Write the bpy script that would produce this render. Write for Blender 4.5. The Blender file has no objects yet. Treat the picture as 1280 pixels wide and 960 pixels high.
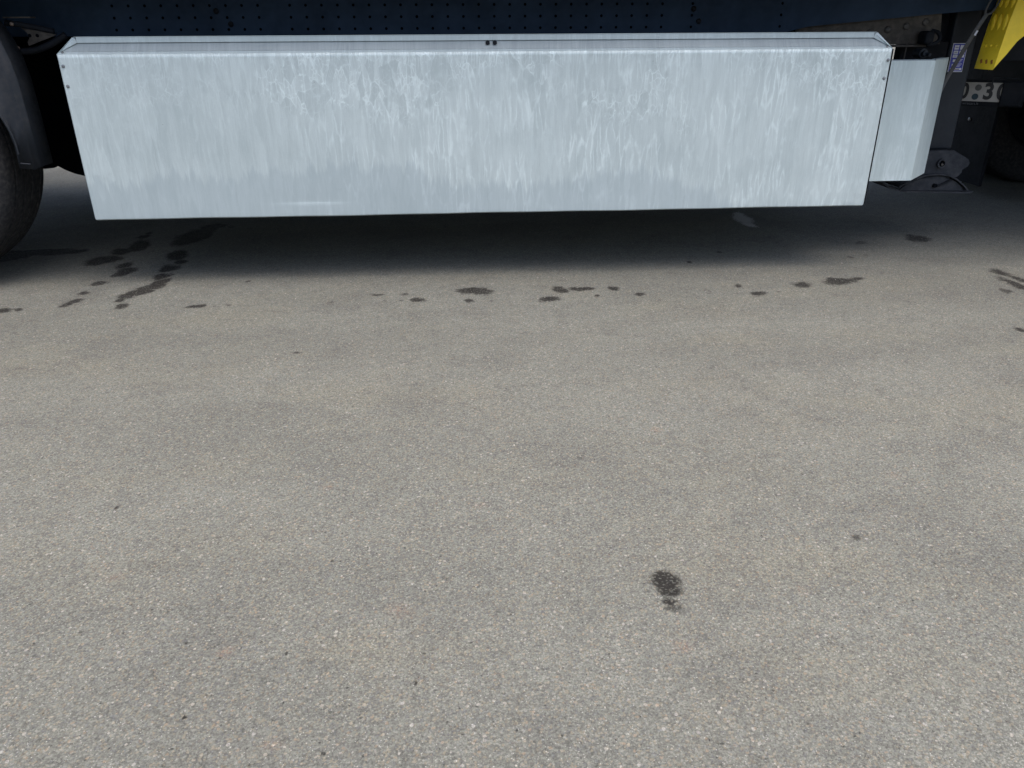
import bpy, bmesh, math, random
import numpy as np
from mathutils import Vector, Matrix
rad = math.radians
random.seed(4)
S = bpy.context.scene
COL = S.collection

# ------------------------------------------------------------------ camera
cam = bpy.data.cameras.new("camera")
cam.sensor_width = 36.0
cam.lens = 961.0 / 1280.0 * 36.0
cam.clip_start = 0.05
cam.clip_end = 3000
co = bpy.data.objects.new("camera", cam)
COL.objects.link(co)
CH = 0.95
_p, _y, _r = rad(24.9376), rad(3.4906), rad(-0.3235)
_f = Vector((math.sin(_y)*math.cos(_p), math.cos(_y)*math.cos(_p), -math.sin(_p)))
_rt = Vector((math.cos(_y), -math.sin(_y), 0)); _up = _rt.cross(_f)
_r1 = _rt*math.cos(_r) + _up*math.sin(_r); _u1 = -_rt*math.sin(_r) + _up*math.cos(_r)
M3 = Matrix((_r1, _u1, -_f)).transposed()
co.matrix_world = Matrix.Translation((0, 0, CH)) @ M3.to_4x4()
S.camera = co

# ------------------------------------------------------------------ light
SUN_EL, SUN_AZ = 78.0, 130.0     # azimuth: 0 = +Y, clockwise; behind the camera and to the right
w = bpy.data.worlds.new("World"); S.world = w; w.use_nodes = True
nt = w.node_tree
bg = nt.nodes["Background"]
sky = nt.nodes.new("ShaderNodeTexSky"); sky.sky_type = 'NISHITA'; sky.sun_disc = False
sky.sun_elevation = rad(SUN_EL); sky.sun_rotation = rad(SUN_AZ)
sky.air_density = 1.0; sky.dust_density = 6.0; sky.ozone_density = 1.6
nt.links.new(sky.outputs[0], bg.inputs[0]); bg.inputs[1].default_value = 0.15
sl = bpy.data.lights.new("sun", 'SUN'); sl.energy = 0.85; sl.angle = rad(60); sl.color = (1.0, 0.95, 0.88)
so = bpy.data.objects.new("sun", sl); COL.objects.link(so)
d = Vector((math.sin(rad(SUN_AZ))*math.cos(rad(SUN_EL)), math.cos(rad(SUN_AZ))*math.cos(rad(SUN_EL)), math.sin(rad(SUN_EL))))
so.rotation_euler = d.to_track_quat('Z', 'Y').to_euler(); so.location = d*30
S.view_settings.view_transform = 'Standard'; S.view_settings.look = 'None'
S.view_settings.exposure = 1.10; S.view_settings.gamma = 1; S.view_settings.use_curve_mapping = False

# ------------------------------------------------------------------ node helpers
class NB:
    def __init__(s, name):
        s.m = bpy.data.materials.new(name); s.m.use_nodes = True
        s.t = s.m.node_tree; s.b = s.t.nodes["Principled BSDF"]
        s.tc = s.t.nodes.new("ShaderNodeTexCoord")
    def n(s, t, **k):
        o = s.t.nodes.new(t)
        for a, v in k.items(): setattr(o, a, v)
        return o
    def put(s, sock, v):
        if isinstance(v, bpy.types.NodeSocket): s.t.links.new(v, sock)
        elif v is not None: sock.default_value = v
    def co(s, sc=(1, 1, 1), rot=(0, 0, 0), src=None):
        o = s.n("ShaderNodeMapping"); s.put(o.inputs[0], src or s.tc.outputs["Object"])
        o.inputs["Scale"].default_value = sc; o.inputs["Rotation"].default_value = rot
        return o.outputs[0]
    def noise(s, vec, scale, det=2, rough=.5, dist=0, col=False):
        o = s.n("ShaderNodeTexNoise"); s.put(o.inputs["Vector"], vec)
        o.inputs["Scale"].default_value = scale; o.inputs["Detail"].default_value = det
        o.inputs["Roughness"].default_value = rough; o.inputs["Distortion"].default_value = dist
        return o.outputs["Color" if col else "Fac"]
    def vor(s, vec, scale, feat='F1', out="Distance", rnd=1.0):
        o = s.n("ShaderNodeTexVoronoi", feature=feat); s.put(o.inputs["Vector"], vec)
        o.inputs["Scale"].default_value = scale; o.inputs["Randomness"].default_value = rnd
        return o.outputs[out]
    def math(s, op, a, b=None, c=None, clamp=False):
        o = s.n("ShaderNodeMath", operation=op, use_clamp=clamp)
        for i, v in enumerate((a, b, c)):
            if v is not None: s.put(o.inputs[i], v)
        return o.outputs[0]
    def ramp(s, v, a, b, c=0.0, d=1.0, smooth=True):
        o = s.n("ShaderNodeMapRange", interpolation_type='SMOOTHSTEP' if smooth else 'LINEAR')
        s.put(o.inputs[0], v)
        for i, x in zip((1, 2, 3, 4), (a, b, c, d)): s.put(o.inputs[i], x)
        return o.outputs[0]
    def mix(s, f, a, b, mode='MIX'):
        o = s.n("ShaderNodeMix", data_type='RGBA', blend_type=mode)
        s.put(o.inputs[0], f)
        for i, v in ((6, a), (7, b)):
            if isinstance(v, tuple) and len(v) == 3: v = v + (1,)
            s.put(o.inputs[i], v)
        return o.outputs[2]
    def comb(s, x, y, z):
        o = s.n("ShaderNodeCombineXYZ")
        for i, v in enumerate((x, y, z)): s.put(o.inputs[i], v)
        return o.outputs[0]
    def add(s, a, b):
        o = s.n("ShaderNodeVectorMath", operation='ADD'); s.put(o.inputs[0], a); s.put(o.inputs[1], b); return o.outputs[0]
    def sep(s, v, i):
        o = s.n("ShaderNodeSeparateXYZ"); s.put(o.inputs[0], v); return o.outputs[i]
    def attr(s, name):
        o = s.n("ShaderNodeAttribute"); o.attribute_name = name; return o.outputs["Fac"]
    def bump(s, h, dist, strength=1.0):
        o = s.n("ShaderNodeBump"); s.put(o.inputs["Height"], h)
        o.inputs["Distance"].default_value = dist; o.inputs["Strength"].default_value = strength
        s.t.links.new(o.outputs[0], s.b.inputs["Normal"])
    def out(s, base=None, rough=None, metal=None, spec=None):
        if isinstance(base, tuple) and len(base) == 3: base = base + (1,)
        for k, v in (("Base Color", base), ("Roughness", rough), ("Metallic", metal), ("Specular IOR Level", spec)):
            if v is not None: s.put(s.b.inputs[k], v)
        return s.m

def simple(name, base, rough=.5, metal=0.0, var=.25, scale=14, dust=0.0, spec=.5, bump=0.0):
    """painted / moulded surface with mottling, faint dust and a varied gloss"""
    b = NB(name); c = b.tc.outputs["Object"]
    n = b.noise(c, scale, 5, .6); n2 = b.noise(c, scale*9, 3, .6)
    dark = tuple(x*(1-var) for x in base); lite = tuple(min(1, x*(1+var)) for x in base)
    col = b.mix(b.ramp(n, .3, .7), dark, lite)
    if dust:
        col = b.mix(b.math('MULTIPLY', b.ramp(b.math('MULTIPLY', n, n2), .18, .42), dust), col, (.16, .14, .12))
    if bump: b.bump(n2, bump)
    return b.out(col, b.ramp(n2, .2, .8, rough*.85, min(1, rough*1.2)), metal, spec)

# ------------------------------------------------------------------ ground material
def asphalt():
    b = NB("asphalt"); c = b.tc.outputs["Object"]
    warp = b.add(c, b.math('MULTIPLY', b.noise(c, 160, 2), .004))
    v1 = b.vor(warp, 265); k1 = b.vor(warp, 265, out="Color")           # 5 mm stones
    v2 = b.vor(warp, 480); k2 = b.vor(warp, 480, out="Color")           # fine sand
    v3 = b.vor(warp, 120); k3 = b.vor(warp, 120, out="Color")             # 1 cm stones, sparse
    r1 = b.sep(k1, 0); r2 = b.sep(k2, 0); r3 = b.sep(k3, 0)
    big = b.noise(c, .55, 4, .55); mid = b.noise(c, 3.5, 4, .6); sm = b.noise(c, 22, 4, .65); fine = b.noise(c, 420, 2, .7)
    band = b.noise(b.co((.45, 1.9, 1), (0, 0, .12)), 1, 4, .6); warm = b.noise(b.co((1.1, 2.2, 1), (0, 0, -.2)), 1.3, 3, .6)
    base = b.mix(b.ramp(big, .3, .7), (0.1314, 0.1351, 0.1203), (0.1493, 0.1534, 0.1372))
    base = b.mix(b.math('MULTIPLY', b.ramp(band, .36, .62), .75), base, (0.1682, 0.1727, 0.1532))
    base = b.mix(b.math('MULTIPLY', b.ramp(warm, .48, .68), .50), base, (0.1701, 0.1669, 0.1363))
    base = b.mix(b.math('MULTIPLY', b.ramp(mid, .45, .75), .72), base, (0.1153, 0.1177, 0.1072))
    base = b.mix(b.math('MULTIPLY', b.ramp(sm, .45, .8), .45), base, (0.0992, 0.1004, 0.0921))
    st = b.ramp(r1, 0, 1, .77, 1.23, False)
    base = b.mix(1.0, base, b.comb(st, st, st), 'MULTIPLY')
    st2 = b.ramp(r2, 0, 1, .77, 1.23, False)
    base = b.mix(1.0, base, b.comb(st2, st2, st2), 'MULTIPLY')
    # warm / cool stones
    base = b.mix(b.math('MULTIPLY', b.ramp(b.sep(k1, 1), .80, .9), .35), base, (.24, .20, .14))
    base = b.mix(b.math('MULTIPLY', b.ramp(b.sep(k1, 2), .86, .92), .30), base, (.12, .13, .15))
    # sparse large pale stones, glints painted as pale grains, pits
    stone = b.math('MULTIPLY', b.ramp(r3, .93, .95), b.ramp(v3, .42, .30))
    base = b.mix(b.math('MULTIPLY', stone, .6), base, b.mix(b.sep(k3, 1), (.30, .27, .21), (.36, .35, .33)))
    glint = b.math('MULTIPLY', b.ramp(r2, .965, .975), b.ramp(v2, .5, .3))
    base = b.mix(b.math('MULTIPLY', glint, .55), base, (.50, .49, .46))
    pit = b.math('MULTIPLY', b.ramp(b.sep(k3, 2), .86, .88), b.ramp(b.noise(c, 140, 3, .6), .50, .64))
    pit = b.math('MULTIPLY', pit, b.ramp(v3, .5, .3))
    k4 = b.vor(warp, 150, out="Color"); v4 = b.vor(warp, 150)
    s4 = b.ramp(b.sep(k4, 0), 0, 1, .80, 1.18, False)
    base = b.mix(b.ramp(v4, .55, .35), base, b.mix(1.0, base, b.comb(s4, s4, s4), 'MULTIPLY'))
    base = b.mix(b.math('MULTIPLY', b.math('MULTIPLY', b.ramp(b.sep(k4, 1), .93, .95), b.ramp(v4, .5, .3)), .45), base, (.27, .20, .14))
    ridge = b.ramp(b.math('ABSOLUTE', b.math('SUBTRACT', b.noise(c, 38, 5, .65), .5)), .012, .003)
    ridge = b.math('MULTIPLY', ridge, b.ramp(b.noise(c, 13, 2), .56, .64))
    base = b.mix(b.math('MULTIPLY', ridge, .7), base, (.045, .044, .042))
    gap = b.ramp(v1, .42, .75, 0, .45)
    gap = b.math('MULTIPLY', gap, b.ramp(fine, .35, .6))
    base = b.mix(gap, base, (.035, .034, .033))
    base = b.mix(b.math('MULTIPLY', pit, .85), base, (.03, .03, .03))
    # stains
    rn = b.math('MULTIPLY', b.math('SUBTRACT', b.noise(c, 42, 6, .75), .5), 1.5)
    wet = b.attr("wet")
    wf = b.math('MULTIPLY', b.ramp(b.math('ADD', wet, rn), .24, .60), b.ramp(wet, .06, .24))
    wstr = b.ramp(wet, .1, .75, .30, .94)
    crest = b.ramp(r1, .68, .9, 1, .6)
    wf2 = b.math('MULTIPLY', b.math('MULTIPLY', wf, wstr), crest)
    base = b.mix(wf2, base, (.014, .013, .012))
    pale = b.attr("pale")
    pf = b.ramp(b.math('ADD', pale, b.math('MULTIPLY', b.math('SUBTRACT', b.noise(c, 120, 3, .7), .5), 1.8)), .55, .8)
    base = b.mix(b.math('MULTIPLY', pf, .8), base, (.50, .50, .50))
    ru = b.math('MULTIPLY', b.math('MULTIPLY', b.attr("rust"), .6), b.ramp(b.noise(c, 200, 3, .7), .40, .62))
    base = b.mix(ru, base, (.26, .13, .08))
    h = b.math('ADD', b.math('MULTIPLY', b.ramp(v1, 0, .7, 1, 0), b.ramp(r1, 0, 1, .5, 1)), b.math('MULTIPLY', b.ramp(v2, 0, .7, 1, 0), .45))
    h = b.math('ADD', h, b.math('MULTIPLY', b.noise(c, 55, 3), .9))
    h = b.math('SUBTRACT', h, b.math('MULTIPLY', pit, .8))
    b.bump(h, .0016, .9)
    return b.out(base, b.ramp(wf2, 0, 1, .93, .85), 0, .12)

# ------------------------------------------------------------------ galvanised sheet
def galv(name, lo=(.405, .475, .478), hi=(.59, .668, .665), streak=1.0, frost=True):
    b = NB(name); c = b.tc.outputs["Object"]
    X = b.sep(c, 0); Z = b.sep(c, 2); Yc = b.sep(c, 1)
    wob = b.math('MULTIPLY', b.math('SUBTRACT', b.noise(b.co((9, 1, 13)), 1, 4, .6), .5), .016)
    Xw = b.math('ADD', X, wob)
    vec = lambda sx, sz: b.comb(b.math('MULTIPLY', Xw, sx), Yc, b.math('MULTIPLY', Z, sz))
    lift = tuple(min(.84, v*1.20) for v in hi); mid = tuple((p+q)/2 for p, q in zip(lo, hi)); deep = tuple(v*.93 for v in lo)
    big = b.noise(b.co((1.6, 1, 2.6)), 1, 4, .6); med = b.noise(b.co((9, 1, 5)), 1, 4, .65)
    s1 = b.noise(vec(20, 2.4), 1, 4, .65); s2 = b.noise(vec(80, 7), 1, 4, .7); s3 = b.noise(vec(300, 14), 1, 2, .6); sp0 = b.noise(c, 240, 2, .7)
    t = b.math('ADD', b.math('MULTIPLY', s1, .24), b.math('ADD', b.math('MULTIPLY', s2, .26), b.math('MULTIPLY', s3, .16)))
    t = b.math('ADD', t, b.math('ADD', b.math('MULTIPLY', med, .22), b.math('MULTIPLY', sp0, .12)))
    t = b.math('ADD', t, b.math('MULTIPLY', b.math('SUBTRACT', big, .5), .35))
    col = b.mix(b.ramp(t, .28, .74), lo, hi)
    side = b.ramp(b.math('ADD', X, b.math('MULTIPLY', med, .4)), -.65, .05, .30, 1) if frost else 1.0
    # rivulets: long thin chalky runs that wander and join
    def cells(sc, asp, wa, wf):
        wx = b.math('MULTIPLY', b.math('SUBTRACT', b.noise(b.co((wf, 1, wf*.6)), 1, 4, .6), .5), wa)
        wz = b.math('MULTIPLY', b.math('SUBTRACT', b.noise(b.co((wf*1.3, 1, wf)), 1, 3, .6), .5), wa*2)
        v = b.comb(b.math('ADD', X, wx), 0.0, b.math('MULTIPLY', b.math('ADD', Z, wz), asp))
        return b.vor(v, sc, 'DISTANCE_TO_EDGE'), b.vor(v, sc, out="Color")
    e1, k1 = cells(46, .13, .030, 16)
    m1 = b.math('MULTIPLY', b.ramp(b.noise(vec(7, 5), 1, 4, .7), .42, .60), b.ramp(s2, .30, .62, .2, 1))
    m1 = b.math('MULTIPLY', m1, side)
    col = b.mix(b.math('MULTIPLY', b.math('MULTIPLY', b.ramp(e1, .13, .0), m1), .70*streak), col, lift)
    col = b.mix(b.math('MULTIPLY', b.ramp(b.sep(k1, 0), .55, .9), .13*streak), col, lift)
    col = b.mix(b.math('MULTIPLY', b.ramp(b.sep(k1, 1), .6, .9), .12*streak), col, deep)
    if frost:
        # dull lower area with a ragged limit where runs stopped
        rag = b.math('ADD', Z, b.math('ADD', b.math('MULTIPLY', b.math('SUBTRACT', b.noise(vec(34, .7), 1, 4, .75), .5), .22),
                     b.math('MULTIPLY', b.math('SUBTRACT', b.noise(b.co((1.1, 1, .2)), 1, 2), .5), .55)))
        rag = b.math('ADD', rag, b.math('MULTIPLY', X, .045))
        col = b.mix(b.math('MULTIPLY', b.ramp(rag, .432, .395), .48), col, (deep[0]*.97, deep[1]*.985, deep[2]*1.03))
        # scalloped wet-storage marks hanging from the top edge
        e2, k2 = cells(34, .42, .034, 14)
        e3, k3 = cells(62, .55, .022, 22)
        line = b.math('MAXIMUM', b.ramp(e2, .075, .0), b.math('MULTIPLY', b.ramp(e3, .10, .0), .7))
        reg = b.ramp(b.math('ADD', b.noise(b.co((2.1, 1, 3.2)), 1, 4, .65), b.math('MULTIPLY', b.math('SUBTRACT', Z, .74), .9)), .46, .56)
        reg = b.math('MULTIPLY', reg, b.ramp(X, -1.25, -.75, .35, 1))
        reg = b.math('MULTIPLY', reg, b.ramp(Z, .42, .62))
        soft = b.ramp(b.noise(b.co((40, 1, 18)), 1, 3, .7), .36, .60)
        col = b.mix(b.math('MULTIPLY', b.math('MULTIPLY', line, reg), b.math('MULTIPLY', soft, .85)), col, lift)
        col = b.mix(b.math('MULTIPLY', b.math('MULTIPLY', reg, b.ramp(b.sep(k2, 0), .4, .8)), .45), col, deep)
        # short runs starting at the top edge
        top = b.math('MULTIPLY', b.ramp(b.noise(vec(130, 4), 1, 3, .7), .50, .62), b.ramp(b.math('ADD', Z, b.math('MULTIPLY', b.noise(vec(24, .5), 1, 2), .12)), .87, .93))
        col = b.mix(b.math('MULTIPLY', top, .5), col, lift)
    # thin dirty runs, scuffs, a few specks
    dk = b.math('MULTIPLY', b.ramp(b.noise(vec(210, 4), 1, 2, .5, .2), .66, .74), b.ramp(b.noise(vec(4, 3), 1, 2), .5, .62))
    col = b.mix(b.math('MULTIPLY', dk, .35), col, tuple(v*.55 for v in lo))
    sc = b.math('MULTIPLY', b.ramp(b.noise(b.co((5, 1, 9), (0, .3, 0)), 1, 5, .7), .60, .72), b.ramp(sp0, .4, .6))
    col = b.mix(b.math('MULTIPLY', sc, .25), col, tuple(v*.75 for v in lo))
    sp = b.ramp(b.vor(c, 26), .05, .03)
    col = b.mix(b.math('MULTIPLY', b.math('MULTIPLY', sp, b.ramp(b.sep(b.vor(c, 26, out="Color"), 0), .93, .94)), .6), col, (.15, .15, .15))
    b.bump(b.math('ADD', s2, b.math('MULTIPLY', b.noise(c, 3, 2), 10)), .0006, .5)
    return b.out(col, b.ramp(t, .3, .7, .62, .48), .15, .4)

M = {}
M['asphalt'] = asphalt()
M['galv'] = galv("galvanised_sheet")
M['galv_side'] = galv("galvanised_flat", (.41, .475, .485), (.52, .60, .605), .6, False)
M['galv_lip'] = galv("galvanised_flange", (0.281, 0.343, 0.378), (0.386, 0.457, 0.491), .3, False)
M['galv_bright'] = galv('galvanised_lightened', (.48, .56, .555), (.63, .72, .71), .8, False)  # colour lightened to offset the shade on the set-back side panel
M['galv_lid'] = galv('galvanised_lip_shade', (.26, .30, .31), (.40, .45, .455), .3, False)  # darker colour stands in for the shade below the lid lip
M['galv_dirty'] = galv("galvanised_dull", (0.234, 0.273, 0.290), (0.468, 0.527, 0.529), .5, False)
M['chassis'] = simple("chassis_paint", (.017, .036, .068), .7, 0, .22, 5, .04, .25)
M['leg'] = simple("leg_paint", (.014, .019, .026), .55, 0, .12, 9, .06, .35, bump=.0002)
M['foot'] = simple("foot_paint", (.019, .023, .030), .65, 0, .25, 30, .14, .3, bump=.0004)
M['black'] = simple("black_paint", (.006, .008, .012), .7, 0, .3, 8, .05, .2)
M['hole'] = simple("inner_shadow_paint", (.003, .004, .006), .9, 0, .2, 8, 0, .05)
M['plastic'] = simple("moulded_plastic", (.013, .017, .023), .62, 0, .12, 6, .10, .3, bump=.0002)
M['rubber'] = simple("tyre_rubber", (.018, .019, .021), .85, 0, .20, 60, .20, .25, bump=.0005)
M['steel'] = simple("wheel_steel", (.28, .29, .30), .45, .5, .15, 12, .3)
M['rivet'] = simple("rivet_zinc", (.20, .21, .22), .4, .5, .15, 60)
M['bracket'] = simple("dusty_bracket", (.060, .052, .044), .75, 0, .25, 40, .3, bump=.0003)
M['bolt'] = simple("dusty_bolt", (.065, .06, .055), .6, .1, .2, 50, .2)
M['copper'] = simple("brownish_bolt", (.25, .19, .15), .5, .4, .2, 50, .1)
M['tarp'] = simple("curtain_tarp", (.55, .57, .60), .45, 0, .04, 1.5)
M['yellow'] = simple("yellow_plastic", (.92, .66, .03), .5, 0, .08, 18, .05)
M['slot'] = simple("chock_slot", (.30, .10, .02), .6, 0, .2, 40)
M['blue'] = simple("label_blue", (.035, .045, .35), .35, 0, .08, 30)
M['white'] = simple("label_white", (.62, .64, .70), .4, 0, .06, 60)
M['plate'] = simple("plate_reflective", (.42, .40, .37), .5, 0, .08, 60, .2)
M['ink'] = simple("plate_black", (.012, .012, .014), .5, 0, .2, 40)
M['grey_seal'] = simple("seal_grey", (.10, .10, .095), .5, 0, .2, 40)
M['teal_seal'] = simple("seal_teal", (.018, .045, .060), .5, 0, .2, 40)
M['hose'] = simple("strap_rubber", (.075, .078, .082), .6, 0, .2, 60, .1)
M['text'] = simple("frame_print", (.10, .105, .115), .5, 0, .1, 60)
M['grit'] = simple("loose_grit", (.26, .245, .215), .85, 0, .5, 60)

# ------------------------------------------------------------------ mesh helpers
def tag(o, label=None, cat=None, group=None, kind=None):
    for k, v in (('label', label), ('category', cat), ('group', group), ('kind', kind)):
        if v: o[k] = v
    return o
def empty(name, loc, label, cat, group=None):
    o = bpy.data.objects.new(name, None); COL.objects.link(o); o.location = loc
    o.empty_display_size = .1
    return tag(o, label, cat, group)
class MB:
    def __init__(s): s.bm = bmesh.new()
    def _x(s, verts, mat):
        if mat is not None: bmesh.ops.transform(s.bm, matrix=mat, verts=verts)
    def box(s, x0, x1, y0, y1, z0, z1, bev=0.0, mat=None, seg=2):
        r = bmesh.ops.create_cube(s.bm, size=1.0); vs = r['verts']
        for v in vs:
            v.co = Vector(((x0+x1)/2+v.co.x*(x1-x0), (y0+y1)/2+v.co.y*(y1-y0), (z0+z1)/2+v.co.z*(z1-z0)))
        if bev:
            es = list({e for v in vs for e in v.link_edges})
            rr = bmesh.ops.bevel(s.bm, geom=es, offset=bev, segments=seg, profile=.5, affect='EDGES')
            vs = list({v for f in rr['faces'] for v in f.verts} | {v for v in vs if v.is_valid})
        s._x(vs, mat); return s
    def prism(s, pts, a, b, axis='Y', mat=None, bev=0.0):
        """closed 2D outline pts extruded along an axis from a to b"""
        def P(p, t):
            return {'Y': (p[0], t, p[1]), 'X': (t, p[0], p[1]), 'Z': (p[0], p[1], t)}[axis]
        A = [s.bm.verts.new(P(p, a)) for p in pts]; B = [s.bm.verts.new(P(p, b)) for p in pts]
        fs = [s.bm.faces.new(A), s.bm.faces.new(B[::-1])]
        n = len(pts)
        for i in range(n): fs.append(s.bm.faces.new((A[i], B[i], B[(i+1) % n], A[(i+1) % n])))
        if bev:
            es = list({e for f in fs for e in f.edges})
            bmesh.ops.bevel(s.bm, geom=es, offset=bev, segments=2, profile=.5, affect='EDGES')
        s._x(A+B, mat); return s
    def strip(s, path, a, b, th, axis='X', closed=False):
        """open 2D path given a wall thickness th and extruded: folded sheet metal"""
        n = len(path); off = []
        for i in range(n):
            p0 = Vector(path[max(0, i-1)]); p1 = Vector(path[i]); p2 = Vector(path[min(n-1, i+1)])
            d1 = (p1-p0); d2 = (p2-p1)
            if d1.length < 1e-9: d1 = d2
            if d2.length < 1e-9: d2 = d1
            n1 = Vector((-d1.y, d1.x)).normalized(); n2 = Vector((-d2.y, d2.x)).normalized()
            m = (n1+n2).normalized(); k = th/max(.35, m.dot(n1))
            off.append(p1+m*k)
        return s.quads([tuple(p) for p in path], [tuple(o) for o in off], a, b, axis)
    def quads(s, P1, P2, a, b, axis):
        def P(p, t): return {'Y': (p[0], t, p[1]), 'X': (t, p[0], p[1]), 'Z': (p[0], p[1], t)}[axis]
        V = [[s.bm.verts.new(P(p, t)) for p in L] for L in (P1, P2) for t in (a, b)]
        A, B, Cc, D = V; n = len(P1)
        for i in range(n-1):
            for q in ((A[i], A[i+1], B[i+1], B[i]), (Cc[i], D[i], D[i+1], Cc[i+1]), (A[i], Cc[i], Cc[i+1], A[i+1]), (B[i], B[i+1], D[i+1], D[i])):
                s.bm.faces.new(q)
        for i in (0, n-1): s.bm.faces.new((A[i], B[i], D[i], Cc[i]))
        return s
    def cyl(s, p, q, r, r2=None, seg=20, cap=True):
        p, q = Vector(p), Vector(q); d = q-p
        m = Matrix.Translation((p+q)/2) @ d.to_track_quat('Z', 'Y').to_matrix().to_4x4()
        bmesh.ops.create_cone(s.bm, cap_ends=cap, segments=seg, radius1=r, radius2=r if r2 is None else r2, depth=d.length, matrix=m)
        return s
    def lathe(s, prof, c, axis='Y', seg=96):
        """prof: closed list of (radius, offset along axis)"""
        rings = []
        for k in range(seg):
            a = 2*math.pi*k/seg; ca, sa = math.cos(a), math.sin(a)
            rings.append([s.bm.verts.new((c[0]+r*ca, c[1]+o, c[2]+r*sa)) for r, o in prof])
        n = len(prof)
        for k in range(seg):
            A, B = rings[k], rings[(k+1) % seg]
            for i in range(n): s.bm.faces.new((A[i], A[(i+1) % n], B[(i+1) % n], B[i]))
        return s
    def tube(s, pts, r, seg=12, flat=1.0):
        """tube along smoothed points"""
        P = [Vector(p) for p in pts]; Q = []
        for i in range(len(P)-1):
            p0, p1, p2, p3 = P[max(0, i-1)], P[i], P[i+1], P[min(len(P)-1, i+2)]
            for k in range(8):
                t = k/8
                Q.append(.5*((2*p1)+(-p0+p2)*t+(2*p0-5*p1+4*p2-p3)*t*t+(-p0+3*p1-3*p2+p3)*t**3))
        Q.append(P[-1]); prev = None; rings = []
        for i, q in enumerate(Q):
            d = (Q[min(i+1, len(Q)-1)]-Q[max(0, i-1)]).normalized()
            u = d.cross(Vector((0, 1, 0)))
            if u.length < .05: u = d.cross(Vector((1, 0, 0)))
            u.normalize(); v = d.cross(u)
            rings.append([s.bm.verts.new(q+u*math.cos(2*math.pi*k/seg)*r+v*math.sin(2*math.pi*k/seg)*r*flat) for k in range(seg)])
        for A, B in zip(rings, rings[1:]):
            for k in range(seg): s.bm.faces.new((A[k], A[(k+1) % seg], B[(k+1) % seg], B[k]))
        s.bm.faces.new(rings[0]); s.bm.faces.new(rings[-1][::-1])
        return s
    def dome(s, c, r, h, n=(0, -1, 0), seg=14):
        """pan-head rivet / bolt head"""
        nn = Vector(n).normalized(); m = Matrix.Translation(c) @ nn.to_track_quat('Z', 'Y').to_matrix().to_4x4()
        prof = [(r, -.001), (r, h*.35), (r*.85, h*.75), (r*.5, h), (0.0001, h*1.02)]
        rings = [[s.bm.verts.new(m @ Vector((a*math.cos(2*math.pi*k/seg), a*math.sin(2*math.pi*k/seg), z))) for k in range(seg)] for a, z in prof]
        for A, B in zip(rings, rings[1:]):
            for k in range(seg): s.bm.faces.new((A[k], A[(k+1) % seg], B[(k+1) % seg], B[k]))
        return s
    def build(s, name, mat, parent=None, smooth=False, loc=None):
        bmesh.ops.recalc_face_normals(s.bm, faces=s.bm.faces)
        me = bpy.data.meshes.new(name); s.bm.to_mesh(me); s.bm.free()
        me.materials.append(mat)
        if smooth:
            for p in me.polygons: p.use_smooth = True
            try: me.set_sharp_from_angle(angle=rad(35))
            except Exception: pass
        o = bpy.data.objects.new(name, me); COL.objects.link(o)
        if parent is not None:
            o.parent = parent
            # children are modelled in world coordinates
            par = parent; off = Vector((0, 0, 0))
            while par is not None: off += par.location; par = par.parent
            o.location = -off
        return o
def textobj(name, body, size, mat, parent, mw, extrude=.0006, bold=0.0, sx=1.0):
    cu = bpy.data.curves.new(name, 'FONT'); cu.body = body; cu.size = size; cu.extrude = extrude; cu.offset = bold
    cu.align_x = 'CENTER'; cu.align_y = 'CENTER'
    t = bpy.data.objects.new(name, cu); COL.objects.link(t)
    bpy.context.view_layer.update()
    me = bpy.data.meshes.new_from_object(t.evaluated_get(bpy.context.evaluated_depsgraph_get()))
    bpy.data.objects.remove(t)
    me.transform(mw @ Matrix.Diagonal((sx, 1, 1, 1))); me.materials.clear(); me.materials.append(mat); me.name = name
    o = bpy.data.objects.new(name, me); COL.objects.link(o); o.parent = parent
    par = parent; off = Vector((0, 0, 0))
    while par is not None: off += par.location; par = par.parent
    o.location = -off
    return o

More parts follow.
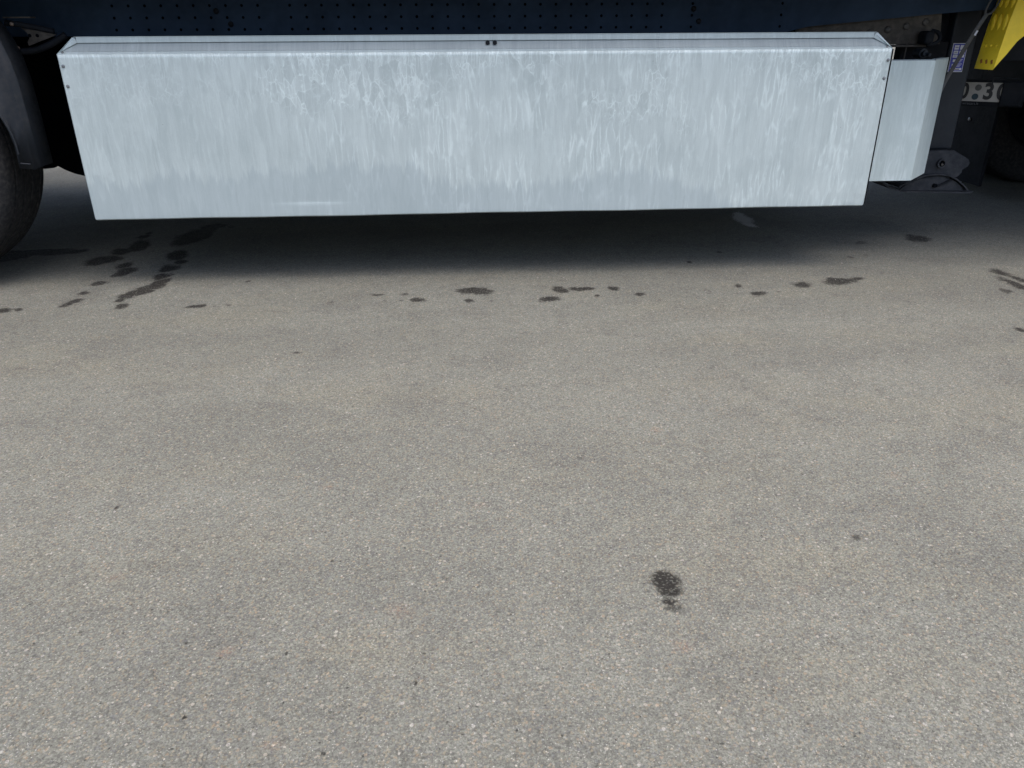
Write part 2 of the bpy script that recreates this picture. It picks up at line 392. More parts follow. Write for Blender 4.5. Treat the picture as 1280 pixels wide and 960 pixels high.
# ------------------------------------------------------------------ ground
WET = [(-1.637,3.52,0.073,0.062,1.0),(-1.634,3.658,0.046,0.066,0.9),(-1.582,3.756,0.047,0.077,1.0),(-1.519,3.407,0.039,0.052,0.9),(-1.492,3.319,0.038,0.056,0.9),(-1.507,3.159,0.033,0.04,0.8),(-1.503,3.022,0.022,0.031,0.8),(-1.589,3.912,0.032,0.042,0.8),(-1.595,3.995,0.021,0.035,0.7),(-1.379,3.894,0.064,0.149,1.0),(-1.331,3.956,0.037,0.085,1.0),(-1.333,4.058,0.042,0.089,1.0),(-1.311,4.127,0.038,0.055,0.8),(-1.242,4.103,0.034,0.037,0.5),(-1.32,3.576,0.056,0.071,1.0),(-1.285,3.465,0.029,0.04,0.8),(-1.308,3.365,0.039,0.064,0.9),(-1.293,3.232,0.037,0.053,0.9),(-1.261,3.139,0.033,0.045,1.0),(-1.271,3.076,0.039,0.044,1.0),(-1.289,3.005,0.038,0.042,1.0),(-1.302,2.956,0.038,0.041,0.9),(-1.314,2.908,0.022,0.03,0.8),(-1.289,2.841,0.024,0.028,0.8),(-1.498,2.932,0.031,0.03,0.8),(-1.512,2.895,0.028,0.024,0.8),(-1.518,2.868,0.021,0.014,0.7),(-1.022,2.82,0.036,0.028,0.9),(-0.901,2.82,0.018,0.019,0.5),(-0.956,2.815,0.012,0.014,0.5),(-1.714,2.829,0.03,0.028,0.8),(-1.671,2.834,0.018,0.019,0.7),(-0.9,3.122,0.013,0.017,0.7),(-0.509,2.798,0.036,0.047,0.4),(-0.347,2.89,0.028,0.025,0.6),(-0.244,2.892,0.019,0.02,0.6),(-0.182,2.81,0.034,0.028,0.8),(-0.309,2.81,0.015,0.019,0.5),(-0.249,2.815,0.012,0.014,0.5),(0.037,2.91,0.076,0.035,0.9),(0.017,2.813,0.021,0.019,0.7),(0.096,2.807,0.012,0.014,0.5),(-0.547,2.342,0.021,0.014,0.6),(-1.396,2.252,0.02,0.025,0.4),(-1.476,3.659,0.019,0.03,0.4),(0.384,2.913,0.029,0.041,0.9),(0.465,2.917,0.038,0.031,0.9),(0.307,2.819,0.046,0.029,0.9),(0.491,2.824,0.015,0.019,0.7),(0.573,2.908,0.022,0.031,0.8),(0.658,2.811,0.028,0.024,0.8),(0.985,3.254,0.014,0.025,0.7),(1.167,3.413,0.018,0.027,0.6),(0.94,2.869,0.025,0.04,0.4),(1.093,2.919,0.022,0.026,0.7),(1.152,2.812,0.034,0.029,0.8),(1.222,2.826,0.012,0.015,0.5),(1.356,2.909,0.042,0.041,0.7),(1.516,2.94,0.071,0.048,0.9),(1.606,2.966,0.039,0.032,0.8),(1.491,2.975,0.026,0.032,0.8),(2.213,3.562,0.069,0.06,0.8),(2.2,3.626,0.035,0.038,0.6),(1.903,3.542,0.046,0.059,0.5),(1.729,3.298,0.021,0.026,0.5),(1.813,3.318,0.018,0.02,0.5),(1.483,3.687,0.043,0.063,0.35),(0.345,1.149,0.026,0.028,1.0),(0.348,1.119,0.024,0.022,0.85),(0.344,1.082,0.019,0.015,0.75),(0.349,1.06,0.026,0.019,0.5),(0.773,1.242,0.016,0.013,0.5),(2.261,2.981,0.043,0.055,0.7),(2.208,2.841,0.035,0.081,0.85),(2.276,2.912,0.026,0.053,0.7),(2.123,2.755,0.028,0.029,0.6),(1.89,2.351,0.022,0.037,0.7),(-1.989,3.658,0.151,0.066,1.0),(-1.838,3.646,0.053,0.037,0.8),(-2.066,3.596,0.082,0.085,1.0),(-0.492,1.033,0.027,0.01,0.28),(-0.792,1.472,0.032,0.026,0.22),(0.268,2.273,0.077,0.02,0.12),(-1.313,2.091,0.058,0.028,0.2),(0.142,1.206,0.008,0.007,0.35),(0.548,0.971,0.009,0.006,0.3),(-0.417,1.7,0.018,0.02,0.2),(-0.448,0.87,0.004,0.004,0.85),(-0.319,0.995,0.002,0.003,0.77),(-0.098,0.923,0.002,0.004,0.77),(-0.779,1.465,0.004,0.008,0.68),(-0.673,1.032,0.003,0.005,0.59),(-0.498,1.024,0.011,0.003,0.59),(-0.446,1.035,0.007,0.002,0.42),(-0.224,0.797,0.003,0.002,0.77),(-0.687,1.071,0.002,0.004,0.68),(-0.219,1.061,0.003,0.004,0.59),(-0.28,1.238,0.005,0.003,0.68),(-0.326,0.786,0.004,0.002,0.59),(-0.38,1.238,0.003,0.003,0.59),(-0.704,1.792,0.004,0.005,0.51),(0.889,1.006,0.003,0.004,0.51),(0.174,1.209,0.004,0.004,0.59),(0.49,0.8,0.003,0.003,0.51),(-0.048,0.837,0.004,0.002,0.51)]
PALE = [(1.516,4.052,0.064,0.111,1.0),(1.512,4.13,0.039,0.077,0.9),(1.522,3.958,0.038,0.071,0.9),(1.464,3.241,0.039,0.044,0.4)]
RUST = [(-0.426,0.987,0.013,0.011,0.6),(0.345,0.957,0.016,0.012,0.5),(0.475,1.715,0.012,0.013,0.5),(-0.136,1.073,0.02,0.014,0.35),(-0.335,1.528,0.013,0.014,0.4),(0.608,1.079,0.012,0.011,0.3),(-0.679,1.225,0.014,0.012,0.35),(0.014,1.39,0.016,0.012,0.3),(0.972,1.451,0.018,0.013,0.3),(-0.293,0.818,0.016,0.01,0.3)]

def ground():
    xs = np.concatenate([[-400, -150, -60, -25, -12, -6, -4], np.arange(-2.9, -1, .008), np.arange(-1, 1.2, .005), np.arange(1.2, 3.6, .008), [4.5, 6, 12, 25, 60, 150, 400]])
    ys = np.concatenate([[-400, -150, -60, -20, -8, -3, -1, 0], np.arange(.6, 2.0, .005), np.arange(2.0, 5.1, .009), [6, 7, 9, 12, 25, 60, 150, 400]])
    X, Y = np.meshgrid(xs, ys); n, m = X.shape
    co_ = np.zeros((n*m, 3), np.float32); co_[:, 0] = X.ravel(); co_[:, 1] = Y.ravel()
    i = np.arange(n*m).reshape(n, m)
    q = np.stack([i[:-1, :-1], i[:-1, 1:], i[1:, 1:], i[1:, :-1]], -1).reshape(-1, 4)
    me = bpy.data.meshes.new("ground")
    me.vertices.add(n*m); me.vertices.foreach_set("co", co_.ravel())
    me.loops.add(q.size); me.loops.foreach_set("vertex_index", q.ravel().astype(np.int32))
    me.polygons.add(len(q)); me.polygons.foreach_set("loop_start", np.arange(0, q.size, 4, dtype=np.int32))
    me.polygons.foreach_set("loop_total", np.full(len(q), 4, np.int32))
    me.update(calc_edges=True)
    def field(tab, name):
        F = np.zeros_like(X)
        rs = np.random.RandomState(5); DX = np.zeros_like(X); DY = np.zeros_like(X)
        for k in range(26):
            wl = .018*1.17**k; am = .16*wl**.85*.10; a = rs.uniform(0, 6.28); b_, c_ = rs.uniform(0, 6.28, 2)
            u = (X*math.cos(a)+Y*math.sin(a))*6.28/wl
            DX += am*np.sin(u+b_)*np.sin(u*.37+c_); DY += 1.5*am*np.cos(u*.9+c_)*np.sin(u*.41+b_)
        for cx, cy, rx, ry, k in tab:
            rx = max(rx, .0045); ry = max(ry, .0055)
            q_ = min(1.0, rx/.035); r = np.sqrt(((X+DX*q_-cx)/rx)**2+((Y+DY*q_-cy)/ry)**2)
            F = np.maximum(F, k*np.clip(1.34-r*.84, 0, 1))
        a = me.attributes.new(name, 'FLOAT', 'POINT'); a.data.foreach_set("value", F.ravel().astype(np.float32))
    field(WET, "wet"); field(PALE, "pale"); field(RUST, "rust")
    me.materials.append(M['asphalt'])
    o = bpy.data.objects.new("ground", me); COL.objects.link(o); tag(o, kind='structure', label="weathered grey asphalt yard with dark drip stains")
    return o
ground()

def grit():
    mb = MB()
    for k in range(420):
        y = random.uniform(.7, 3.3); x = random.uniform(-.85*y-.3, .95*y+.3); r = random.uniform(.0010, .0026)
        if random.random() < .05: r *= 1.7
        m = Matrix.Translation((x, y, r*.35)) @ Matrix.Rotation(random.uniform(0, 6), 4, 'Z') @ Matrix.Diagonal((1, random.uniform(.6, 1), random.uniform(.5, .8), 1))
        bmesh.ops.create_icosphere(mb.bm, subdivisions=1, radius=r, matrix=m)
    for v in mb.bm.verts: v.co += Vector((random.uniform(-1, 1), random.uniform(-1, 1), random.uniform(-1, 1)))*.0003
    o = mb.build("loose_grit", M['grit']); tag(o, "fine loose grit scattered over the asphalt", "grit", kind='stuff')
grit()

# ================================================================== SEMI TRAILER
T = empty("semi_trailer", (0, 4.3, 0), "dark semi trailer with a long galvanised pallet box slung under its side", "trailer")
# body above the picture: deck, curtain side
MB().box(-8.5, 6.2, 3.02, 5.56, 1.16, 1.30).build("deck", M['chassis'], T)
MB().box(-8.5, 6.2, 3.00, 3.03, 1.135, 4.0).box(-8.5, 6.2, 5.55, 5.58, 1.135, 4.0).box(-8.5, 6.2, 3.03, 5.55, 3.96, 4.0).build("curtain_side", M['tarp'], T)

# --- pallet box -----------------------------------------------------------
XL, XR, YF, ZB, ZT = -1.445, 1.653, 3.10, .268, .867
def panel():
    # front sheet: slightly dished skin with rounded lower corners and a return fold at the bottom
    bm = bmesh.new(); nx, nz = 156, 44; th = .0025; R = .016
    def shape(x, z):
        y = YF
        y += .0016*math.sin(x*2.1+.6)*math.sin((z-ZB)*5.0)                       # sheet is never quite flat
        y += .0016*math.exp(-((x+.60)/.11)**2)*(1/(1+math.exp(-(z-.3225)*900)))*math.exp(-max(0, z-.3225)/.045)   # crease dent
        e = min(x-XL, XR-x, z-ZB)
        if e < .006: y += .006*(1-e/.006)**2
        return y
    V = []
    xs = sorted(set([round(XL+(XR-XL)*i/nx, 5) for i in range(nx+1)]+[XL+.002, XL+.005, XR-.002, XR-.005]))
    zs = sorted(set([round(ZB+(ZT-ZB)*j/nz, 5) for j in range(nz+1)]+[ZB+.002, ZB+.005, .3215, .3225, .3235, .3245]))
    for z in zs:
        row = []
        for x in xs:
            xx = x
            dz = z-ZB
            if dz < R:                                                           # rounded lower corners
                k = R-math.sqrt(max(0, R*R-(R-dz)**2)); xx = min(max(x, XL+k), XR-k)
            row.append(bm.verts.new((xx, shape(xx, z), z+(.0008*math.sin(x*5.3+1)+.0005*math.sin(x*17))*(1-(z-ZB)/(ZT-ZB)))))
        V.append(row)
    for j in range(len(zs)-1):
        for i in range(len(xs)-1):
            bm.faces.new((V[j][i], V[j][i+1], V[j+1][i+1], V[j+1][i]))
    bmesh.ops.remove_doubles(bm, verts=bm.verts, dist=1e-5)
    mb = MB(); mb.bm.free(); mb.bm = bm
    return mb
P = empty("pallet_box", (0, 0, 0), None, None); P.parent = T; P.location = (0, YF-4.3, ZB)
P['label'] = "long galvanised sheet metal pallet box hanging below the trailer side"
fp = panel().build("front_panel", M['galv'], P, smooth=True)
so_ = fp.modifiers.new("thickness", 'SOLIDIFY'); so_.thickness = .0025; so_.offset = 1
# box body behind the skin, underside, ends
MB().box(XL+.012, XR-.012, YF+.012, YF+1.05, ZB+.012, ZT-.02).build("box_body", M['galv_dirty'], P)
MB().box(XL+.03, XR-.03, YF+.02, YF+.06, ZB+.0005, ZB+.009).build("bottom_flange", M['galv_lip'], P)
# lid: narrow in-turned ledge, hipped sloping faces, overhanging lip
YC, ZC, YT, ZU, ZL = YF+.015, ZT+.008, YF+.040, .9225, .9045
def sheet(name, faces, mat, th=.0018):
    mb = MB()
    for f in faces: mb.bm.faces.new([mb.bm.verts.new(p) for p in f])
    bmesh.ops.remove_doubles(mb.bm, verts=mb.bm.verts, dist=1e-5)
    o = mb.build(name, mat, P); m = o.modifiers.new("thickness", 'SOLIDIFY'); m.thickness = th; m.offset = -1
    return o
sheet("ledge", [[(XL+.001, YF+.0005, ZT+.0008), (XR-.001, YF+.0005, ZT+.0008), (XR-.014, YC, ZC), (XL+.014, YC, ZC)]], M['galv_side'])
sheet("sloping_lid", [[(XL+.016, YC+.001, ZC+.0006), (XR-.016, YC+.001, ZC+.0006), (XR-.058, YT, ZL+.004), (XL+.058, YT, ZL+.004)],
                      [(XL+.058, YT, ZL+.004), (XR-.058, YT, ZL+.004), (XR-.058, YT+.2, ZL+.010), (XL+.058, YT+.2, ZL+.010)]], M['galv_lid'])
MB().box(XL+.068, XR-.068, YT-.009, YT-.006, ZL, ZU-.0005).box(XL+.060, XR-.060, YT-.008, YT+.05, ZU, ZU+.002).build("lid_lip", M['galv_side'], P)
for sx in (XL, XR):
    s = 1 if sx < 0 else -1
    F = [[(sx+s*.002, YF+.003, ZT+.0020), (sx+s*.0145, YC-.0005, ZC+.002), (sx+s*.068, YT-.0095, ZL), (sx+s*.066, YT-.0095, ZU-.004), (sx+s*.054, YT-.006, ZU)],
         [(sx+s*.002, YF+.003, ZT+.0020), (sx+s*.054, YT-.006, ZU), (sx+s*.054, YT+.19, ZU), (sx+s*.002, YF+.22, ZT+.002)]]
    if s < 0: F = [f[::-1] for f in F]
    sheet("lid_corner", F, M['galv_side'])
MB().box(XR+.0025, XR+.0050, YF+.004, YF+.03, ZB+.01, ZT-.002).build('gap_shade', M['black'], P)  # dark strip painted in for the shade of the gap
def rivet(x, y, z, r=.0062, h=.004, n=(0, -1, 0), mat='rivet', par=P):
    return MB().dome((x, y, z), r, h, n).build("rivet", M[mat], par, smooth=True)
for x, z in ((-1.429, .828), (-1.429, .760), (1.641, .826), (1.638, .761)):
    rivet(x, YF, z)
for x in (-1.424, 1.632): rivet(x, YF+.0075, ZT+.006, .0045, .003, (0, -.5, .85))
for x in (.107, .134):
    MB().cyl((x, YF+.034, .8945), (x, YF+.021, .8965), .0085, seg=6).build("lid_bolt", M['black'], P)

# --- set-back side panel next to the box ------------------------------------
q = empty("side_panel", (1.9, 3.25, .34), None, None); q.parent = T; q.location = (1.83, 3.25-4.3, .34)
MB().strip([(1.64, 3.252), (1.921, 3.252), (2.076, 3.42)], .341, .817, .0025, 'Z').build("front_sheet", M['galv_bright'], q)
MB().box(1.665, 1.918, 3.2525, 3.29, .8175, .8200).build("top_fold", M['galv_lip'], q)
MB().prism([(1.925, 3.256), (2.077, 3.422), (2.055, 3.435), (1.925, 3.29)], .8175, .8215, 'Z').build("corner_fold", M['galv_side'], q)
for a, y in ((1.67, 3.27), (1.93, 3.32)): MB().box(a, a+.02, y, 3.45, .4, .80).build("stay", M['black'], q)

# --- main beam with rows of holes -------------------------------------------
def beam():
    bm = bmesh.new(); X0, PX, PZ = -1.103-.0625*30, .0625, .0430; z0 = 1.031+PZ*2.5
    cols, rows = 90, 5; YB = 3.45
    grid = {}
    def gv(i, j):
        if (i, j) not in grid: grid[(i, j)] = bm.verts.new((X0+(i-.5)*PX, YB, z0-j*PZ))
        return grid[(i, j)]
    skip = {(36, 1), (36, 2), (36, 3), (36, 4)}
    random.seed(9)
    for i in range(cols):
        x = X0+i*PX
        for j in range(rows):
            if x > 1.36: continue
            A = [gv(i, j), gv(i, j+1), gv(i+1, j+1), gv(i+1, j)]
            solid = (x > .72 and i % 2 == 0 and i % 5) or (x > 1.35) or x < -1.36 or i in (36,) or (x > 1.0 and i % 3)
            if solid: bm.faces.new(A); continue
            c = Vector((x, YB, z0-(j+.5)*PZ)); r = .0056
            ring = [bm.verts.new(c+Vector((math.cos(a), 0, math.sin(a)))*r) for a in [rad(135)+k*rad(45) for k in range(8)]]
            for k in range(4):
                a, b_ = A[k], A[(k+1) % 4]
                bm.faces.new((a, b_, ring[(2*k+2) % 8], ring[(2*k+1) % 8], ring[2*k]))
    mb = MB(); mb.bm.free(); mb.bm = bm
    return mb
beam().build("beam_web", M['chassis'], T)
# plain web beyond the drilled part, tapering up towards the front; lower flange
MB().prism([(1.366, .9235), (1.46, .944), (2.02, .990), (2.6, 1.03), (4.9, 1.05), (4.9, 1.158), (1.366, 1.158)], 3.450, 3.458).build("beam_neck", M['chassis'], T)
# bolted through-holes with nothing behind them (three), elsewhere a dark sheet added to give the holes their shade
lk = [(-.942, .991), (1.776, 1.002), (1.791, 1.015)]
mb = MB(); xs_ = [-3.2, -.958, -.926, 4.9]
mb.box(-3.2, 1.6, 3.50, 3.512, .90, 1.156).build("beam_shade_backing", M['hole'], T)
for x, z, r in ((-1.00+.0, 1.012, .011), (-.955, .965, .009), (1.09, 1.015, .010), (1.13, .977, .010)):
    pass
for x, z in ((-.955, 1.011), (-.905, .964), (.965, 1.012), (.99, .966)):
    MB().dome((x, 3.45, z), .011, .006).build("beam_bolt", M['black'], T, smooth=True)
# deck cross members and inner gear that fill the dark underside
mb = MB()
for k in range(16): mb.box(-3.6+k*.5, -3.52+k*.5, 3.53, 5.5, 1.05, 1.158)
mb.build("cross_members", M['chassis'], T)
MB().box(-3.2, 5.2, 4.70, 4.82, 1.03, 1.158).build("beam_web", M['chassis'], T)

# --- riveted bracket plate --------------------------------------------------
bp = MB().prism([(1.42, .872), (2.06, .872), (2.04, 1.0), (2.0, 1.0), (1.42, .95)], 3.482, 3.492, bev=.0015).build("bracket_plate", M['bracket'], T)
for x, z in ((1.817, .930), (1.895, .942), (1.976, .957), (1.74, .918), (1.66, .905)):
    MB().dome((x, 3.482, z), .0145, .008, seg=20).build("bolt_head", M['bolt'], bp, smooth=True)
MB().box(1.42, 1.985, 3.45, 3.50, .862, .871, .002).build("bracket_ledge", M['bracket'], T)
# catch, nut, rod and dark carrier under it
MB().tube([(1.985, 3.44, .925), (2.01, 3.43, .918), (2.018, 3.42, .895), (2.0, 3.42, .876), (1.965, 3.42, .872)], .008).build("hook", M['black'], T, smooth=True)
mb = MB().box(1.945, 1.985, 3.40, 3.47, .872, .925, .012); mb.build("hook_block", M['black'], T)
MB().cyl((1.952, 3.46, .838), (1.952, 3.405, .838), .019, seg=24).cyl((1.952, 3.41, .838), (1.952, 3.39, .838), .012, seg=6).cyl((1.958, 3.39, .836), (1.962, 3.372, .834), .007, seg=12).build("lock_nut", M['leg'], T, smooth=True)
MB().cyl((1.905, 3.47, .80), (1.908, 3.47, .875), .0035, seg=8).build("rod", M['bracket'], T)
MB().box(1.914, 2.12, 3.52, 3.56, .40, .88).build("leg_carrier", M['black'], T)
MB().box(1.950, 3.2, 3.60, 3.64, .80, 1.14).build("carrier_plate", M['black'], T)

# --- landing leg -------------------------------------------------------------
L = empty("landing_leg", (0, 0, 0), None, None); L.parent = T; L.location = (2.22, 3.55-4.3, .25)
MB().box(2.148, 2.262, 3.55, 3.68, .424, 1.155, .010, seg=3).build("leg_tube", M['leg'], L, smooth=True)
MB().box(2.158, 2.252, 3.561, 3.67, .33, .4235, .006).build("inner_tube", M['foot'], L, smooth=True)
MB().prism([(2.085, .405), (2.15, .4235), (2.258, .4235), (2.335, .383), (2.345, .366), (2.340, .350), (2.315, .336), (2.318, .322), (2.300, .302), (2.09, .302), (2.085, .35)], 3.520, 3.530, bev=.001).build("foot_bracket", M['foot'], L)
mb = MB(); mb.lathe([(.014, -.012), (.021, -.012), (.021, .004), (.014, .004)], (2.206, 3.520, .367), seg=32)
mb.build("pivot_sleeve", M['foot'], L, smooth=True)
MB().cyl((2.206, 3.535, .367), (2.206, 3.519, .367), .0142, seg=24).build("pivot_bore", M['hole'], L)
MB().cyl((2.210, 3.519, .362), (2.210, 3.512, .362), .006, seg=6).build("pivot_pin", M['bolt'], L)
# foot: arched skid plate, web and rolled toes
arch = [(1.925, .292), (1.955, .272), (2.02, .256)]
def foot():
    mb = MB(); y0, y1 = 3.50, 3.70
    top = [(2.02, .262), (2.06, .284), (2.10, .302), (2.15, .314), (2.20, .317), (2.25, .310), (2.29, .292), (2.33, .264), (2.352, .243)]
    mb.strip(top, y0, y1, .006, 'Y')
    return mb
foot().build("foot_arch", M['foot'], L, smooth=True)
MB().strip([(1.925, .290), (1.965, .262), (2.035, .243), (2.20, .2375), (2.34, .232), (2.368, .234), (2.374, .240)], 3.49, 3.71, .006, 'Y').build("foot_skid", M['foot'], L, smooth=True)
MB().prism([(2.03, .2495), (2.34, .2405), (2.33, .257), (2.29, .285), (2.25, .302), (2.20, .3085), (2.15, .306), (2.10, .294), (2.06, .277)], 3.512, 3.520).build("foot_web", M['foot'], L)
MB().cyl((2.192, 3.512, .268), (2.192, 3.500, .268), .009, seg=16).build("foot_pin", M['hole'], L)
MB().prism([(2.205, .268), (2.265, .296), (2.270, .290), (2.210, .262)], 3.504, 3.511).build("foot_rib", M['black'], L)
MB().box(1.99, 2.05, 3.49, 3.72, .2965, .302).build("foot_tab", M['black'], L)
# blue and white instruction label on the leg
lb = MB().box(2.160, 2.226, 3.5475, 3.5494, .757, .874, .0004).build("instruction_sticker", M['white'], L)
lb['label'] = "blue and white instruction sticker"
MB().box(2.1625, 2.2235, 3.5468, 3.5474, .7600, .8715).build("blue_field", M['blue'], lb) if False else None
bf = MB().box(2.1628, 2.2232, 3.5464, 3.5472, .7600, .8712).build("sticker_field", M['blue'], L)
mb = MB()
for z0_, z1_ in ((.848, .866), (.831, .844), (.816, .828)):
    mb.box(2.168, 2.188, 3.5458, 3.5463, z0_, z1_); mb.box(2.194, 2.219, 3.5458, 3.5463, z0_, z1_)
    MB().box(2.171, 2.185, 3.5452, 3.5457, (z0_+z1_)/2-.001, (z0_+z1_)/2+.001).build("sticker_mark", M['ink'], L)
for z0_, z1_ in ((.798, .808), (.780, .790)):
    mb.box(2.172, 2.186, 3.5458, 3.5463, z0_, z1_)
    for k in range(3): mb.box(2.194, 2.217-.004*k, 3.5458, 3.5463, z1_-.001-.005*k, z1_+.0008-.005*k)
mb.box(2.167, 2.219, 3.5458, 3.5463, .764, .773)
mb.build("sticker_print", M['white'], L)
MB().box(2.172, 2.209, 3.5452, 3.5457, .7668, .7702).build("sticker_mark", M['ink'], L)

# --- tension strap crossing the leg -------------------------------------------
st = MB().tube([(2.070, 3.46, .61), (2.096, 3.46, .694), (2.109, 3.46, .733), (2.126, 3.425, .826), (2.142, 3.38, .926), (2.172, 3.38, .987)], .0095, flat=.5)
ts = st.build("tension_strap", M['hose'], T, smooth=True)
MB().tube([(2.166, 3.38, .985), (2.166, 3.379, 1.012), (2.190, 3.378, 1.062), (2.216, 3.378, 1.05), (2.194, 3.38, .995), (2.166, 3.38, .985)], .0042).build("buckle", M['hose'], ts, smooth=True)
MB().tube([(2.2, 3.38, 1.05), (2.24, 3.385, 1.10), (2.28, 3.39, 1.15)], .0095, flat=.5).build("strap_end", M['hose'], ts, smooth=True)
MB().box(-.010, .010, -.0012, .0012, -.004, .004, mat=Matrix.Translation((2.1405, 3.3735, .916)) @ Matrix.Rotation(rad(-66), 4, 'Y')).build("white_mark", M['white'], ts)

# --- number plate in its carrier --------------------------------------------
NPm = Matrix.Translation((2.555, 3.90, .645)) @ Matrix.Rotation(rad(-33), 4, 'Z') @ Matrix.Rotation(rad(90), 4, 'X')
# local frame: x right, y up, z towards the viewer
npx = lambda *a, mat=NPm, **k: MB().box(*a, mat=mat, **k)
pl = npx(-.17, .100, -.044, .044, -.001, .001, bev=.0006).build("number_plate", M['plate'], T)
pl['label'] = "grey white number plate partly hidden by the leg"
npx(-.18, .20, -.066, .056, -.012, -.0012, bev=.002).build("plate_holder", M['black'], T)
def glyph(txt, x, sz, sx, nm="plate_character"):
    return textobj(nm, txt, sz, M['ink'], pl, NPm @ Matrix.Translation((x, 0, .0018)), .0005, .0034, sx)
glyph("0", -.062, .098, .80); glyph("3", .044, .102, .90); glyph("0", .101, .102, .85)
for yy, mt in ((.020, 'grey_seal'), (-.022, 'teal_seal')):
    p0 = NPm @ Vector((-.004-.006*(yy < 0), yy, .001)); p1 = NPm @ Vector((-.004-.006*(yy < 0), yy, .0022))
    MB().cyl(p0, p1, .0145, seg=28).build("inspection_seal", M[mt], pl)
textobj("holder_print", "www.wrecart.lt", .018, M['text'], pl, NPm @ Matrix.Translation((-.045, -.054, .001)), .0003, 0, 1.0)
MB().tube([NPm @ Vector(v) for v in ((.052, .036, .01), (.052, .066, .012), (.075, .070, .012), (.16, .064, .012))], .0028).build("plate_clip", M['leg'], T, smooth=True)
npx(.098, .19, -.06, .05, -.001, .012, bev=.004).build("plate_clamp", M['black'], T)

# --- underside gear behind the leg ---------------------------------------------
MB().box(2.3, 5.0, 4.05, 4.10, .78, 1.14).build("tool_carrier", M['black'], T)
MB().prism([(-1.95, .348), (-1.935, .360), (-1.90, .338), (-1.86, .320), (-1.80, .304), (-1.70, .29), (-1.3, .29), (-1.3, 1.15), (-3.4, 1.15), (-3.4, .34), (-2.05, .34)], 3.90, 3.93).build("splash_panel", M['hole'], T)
MB().box(-2.30, 1.9, 4.62, 5.3, .27, .90, .02).build("far_light_blocker", M['galv_dirty'], T)  # box added and stretched to block light leaking in from the far side

# --- left: bracket arms -------------------------------------------------------
br = MB().prism([(-1.645, .955), (-1.54, .935), (-1.52, .930), (-1.63, .893), (-1.632, .905), (-1.618, .925), (-1.632, .945)], 3.30, 3.306).build("suspension_bracket", M['bracket'], T)
for x in (-1.618, -1.590): MB().cyl((x, 3.301, .928), (x, 3.2985, .928), .0062, seg=16).build("bracket_hole", M['hole'], br)
MB().tube([(-1.69, 3.29, .972), (-1.655, 3.29, .968), (-1.60, 3.30, .958), (-1.53, 3.31, .942)], .010).build("bracket_arm", M['black'], br, smooth=True)
MB().tube([(-1.69, 3.29, .880), (-1.650, 3.29, .874), (-1.60, 3.30, .880), (-1.54, 3.30, .902), (-1.49, 3.31, .93)], .012).build("bracket_arm", M['black'], br, smooth=True)
for z in (.968, .886): MB().dome((-1.662, 3.279, z), .0075, .007).build("bracket_bolt", M['copper'], br, smooth=True)
MB().box(-1.70, -1.60, 3.30, 3.34, .988, .993).build("bracket_rail", M['bracket'], br)

# --- wheel and mudguard ---------------------------------------------------------
WX, WZ, WR = -2.235, .512, .512
TY = [(.300, .030), (.330, .012), (.400, .000), (.455, .006), (.488, .022), (.502, .036), (.508, .052)]
def tyre_profile(w):
    p = list(TY)
    g = [.24, .42, .58, .76]; yy = []
    for f in g:
        y = f*w; p += [(.511, y-.008), (.490, y-.006), (.490, y+.006), (.511, y+.008)]
    p += [(r, w-o) for r, o in reversed(TY)]
    return p + [(.290, w-.05), (.290, .05)]
def wheel(name, x, y, par, w=.36, rimmat='steel'):
    W = empty(name, (0, 0, 0), None, None); W.parent = par
    W.location = Vector((x, y, 0)) - Vector(par.location)
    MB().lathe(tyre_profile(w), (x, y, WZ), seg=128).build("tyre", M['rubber'], W, smooth=True)
    rim = [(.289, .045), (.302, .028), (.296, .026), (.280, .05), (.262, .12), (.20, .14), (.14, .11), (.14, .125), (.20, .155), (.27, .16), (.285, .30), (.289, .30)]
    MB().lathe(rim, (x, y, WZ), seg=64).build("rim", M[rimmat], W, smooth=True)
    mb = MB()
    for k in range(10):
        a = 2*math.pi*k/10; mb.cyl((x+.167*math.cos(a), y+.13, WZ+.167*math.sin(a)), (x+.167*math.cos(a), y+.09, WZ+.167*math.sin(a)), .016, seg=6)
    mb.cyl((x, y+.30, WZ), (x, y+.07, WZ), .12, .10, seg=28)
    mb.build("hub", M[rimmat], W, smooth=True)
    return W
wheel("wheel", WX, 3.07, T)
wheel("wheel", WX-1.31, 3.07, T); wheel("wheel", WX-1.31, 5.15, T)
for x in (WX, WX-1.31): MB().box(x-.07, x+.07, 3.4, 5.2, .44, .58, .02).build("axle", M['black'], T)
G = empty("mudguard", (0, 0, 0), None, None); G.parent = T; G.location = (WX, 3.05-4.3, .47)
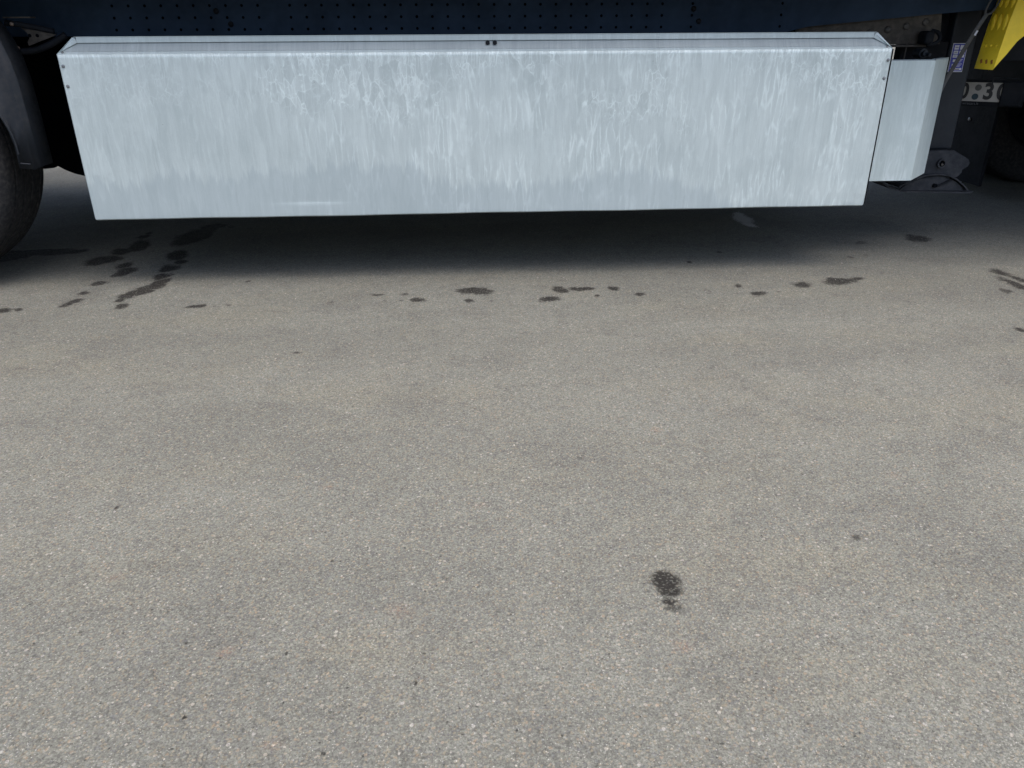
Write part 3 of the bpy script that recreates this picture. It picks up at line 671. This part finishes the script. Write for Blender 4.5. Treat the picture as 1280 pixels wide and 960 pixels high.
def mudguard():
    YO = 3.05
    # outer path from the lower front end up over the wheel
    def path(rx, zt, bot, sq=3.2, n=26, cz=.66):
        pts = [(WX+rx, bot)]
        for k in range(n+1):
            a = math.pi*k/n; c, s = math.cos(a), math.sin(a)
            pts.append((WX+rx*math.copysign(abs(c)**(2/sq), c), cz+(zt-cz)*abs(s)**(2/sq)))
        pts.append((WX-rx, bot)); return pts
    O = path(.640, 1.125, .474); O2 = path(.652, 1.138, .480)
    # inner edge follows the tyre
    I = []
    n = len(O)
    for k in range(n):
        a = rad(-4) + (math.pi+rad(8))*k/(n-1)
        I.append((WX+.585*math.cos(a)*(1.0), .520+.40*math.sin(a)+.02))
    I[0] = (WX+.583, .478)
    bm = bmesh.new()
    rings = []
    for k in range(n):
        i, o, o2 = I[k], O[k], O2[k]
        m = ((i[0]*.25+o[0]*.75), (i[1]*.25+o[1]*.75))
        L_ = lambda f: (i[0]+(o[0]-i[0])*f, i[1]+(o[1]-i[1])*f)
        row = [(p[0], YO+y, p[1]) for p, y in ((i, .022), (L_(.03), .004), (L_(.10), -.002), (L_(.16), .004), (m, .004), (L_(.94), .002), (o, .006), (o2, .020), (o2, .12))]
        rings.append([bm.verts.new(p) for p in row])
    for A, B in zip(rings, rings[1:]):
        for j in range(8): bm.faces.new((A[j], A[j+1], B[j+1], B[j]))
    mb = MB(); mb.bm.free(); mb.bm = bm; return mb
mg = mudguard().build("guard_shell", M['plastic'], G, smooth=True)
md = mg.modifiers.new("thickness", 'SOLIDIFY'); md.thickness = .004; md.offset = -1
bead = []
for k in range(9):
    a = rad(-2+k*7); bead.append((WX+.585*math.cos(a)+.012, 3.0475, .540+.40*math.sin(a)+.004))
MB().tube(bead, .0035).build("edge_bead", M['plastic'], G, smooth=True)
MB().tube([(WX+.596, 3.0475, .497), (WX+.630, 3.0485, .494)], .003).build("edge_bead", M['plastic'], G, smooth=True)
for x in (-1.50, -1.545): MB().tube([(x, 3.5, .90), (x, 3.5, .50)], .004).build("brake_line", M['plastic'], T, smooth=True)

# ================================================================== WHEEL CHOCK
K = empty("wheel_chock", (2.26, 3.38, .77), "yellow plastic wheel chock hung under the trailer beside the landing leg", "wheel chock")
prof = [(2.202, .775), (2.212, .862), (2.222, .95), (2.240, 1.060), (2.40, 1.075), (2.352, .940), (2.312, .912), (2.298, .906), (2.282, .893), (2.275, .882), (2.245, .836)]
MB().prism(prof, 3.300, 3.43, bev=.0025).build("chock_body", M['yellow'], K, smooth=True)
def onface(z, y): # on the shaded rear face, x follows the profile
    x = np.interp(z, [.775, .862, .95, 1.06], [2.202, 2.212, 2.222, 2.240]); return Vector((float(x), y, z))
for row, (zc, rz) in enumerate(((.955, .034), (1.035, .034))):
    for yy in (3.325, 3.362, 3.400):
        m = Matrix.Translation(onface(zc, yy)) @ Matrix.Diagonal((.008, .0135, rz, 1))
        mb = MB(); bmesh.ops.create_uvsphere(mb.bm, u_segments=20, v_segments=14, radius=1, matrix=m); mb.build("tread_rib", M['yellow'], K, smooth=True)
for yy in (3.330, 3.365, 3.400):
    m = Matrix.Translation(onface(.868, yy)) @ Matrix.Diagonal((.004, .006, .006, 1))
    mb = MB(); bmesh.ops.create_uvsphere(mb.bm, u_segments=14, v_segments=10, radius=1, matrix=m); mb.build("stud", M['yellow'], K, smooth=True)
    MB().box(-.003, .0015, -.005, .005, -.008, .008, .0012, mat=Matrix.Translation(onface(.806, yy-.006)) @ Matrix.Rotation(rad(-25), 4, 'X')).build("slot", M['slot'], K)
MB().box(2.3, 2.42, 3.3, 3.45, 1.076, 1.135, .004).build("chock_hanger", M['black'], T)

# ================================================================== TRACTOR UNIT
U = empty("tractor_unit", (4.5, 4.3, 0), "black tractor unit chassis and rear wheels in the dark behind the landing leg", "truck")
for yy in (4.86,): wheel("wheel", 3.72, yy, U, w=.56, rimmat='black')
wheel("wheel", 4.05, 3.07, U, w=.56, rimmat='black')
MB().box(3.12, 3.14, 4.55, 5.40, .055, .95, .003).build("mudflap", M['black'], U)
MB().box(3.05, 7.5, 3.85, 3.95, .62, .90, .004).box(3.05, 7.5, 4.65, 4.75, .62, .90, .004).box(3.05, 3.15, 3.95, 4.65, .62, .90).build("chassis_rail", M['black'], U)
MB().box(3.0, 5.0, 4.75, 5.45, 1.03, 1.10, .02).build("rear_mudguard", M['black'], U)
MB().box(3.4, 4.0, 3.96, 4.64, .35, .6, .05).build("rear_axle", M['black'], U)
MB().box(6.3, 7.8, 3.05, 5.5, .5, 3.6, .08).build("cab", M['plastic'], U)
for x, y, z in ((3.118, 4.78, .42), (3.118, 5.02, .38), (3.118, 4.70, .62)): MB().dome((x, y, z), .012, .008, (-1, 0, 0)).build("flap_bolt", M['steel'], U, smooth=True)
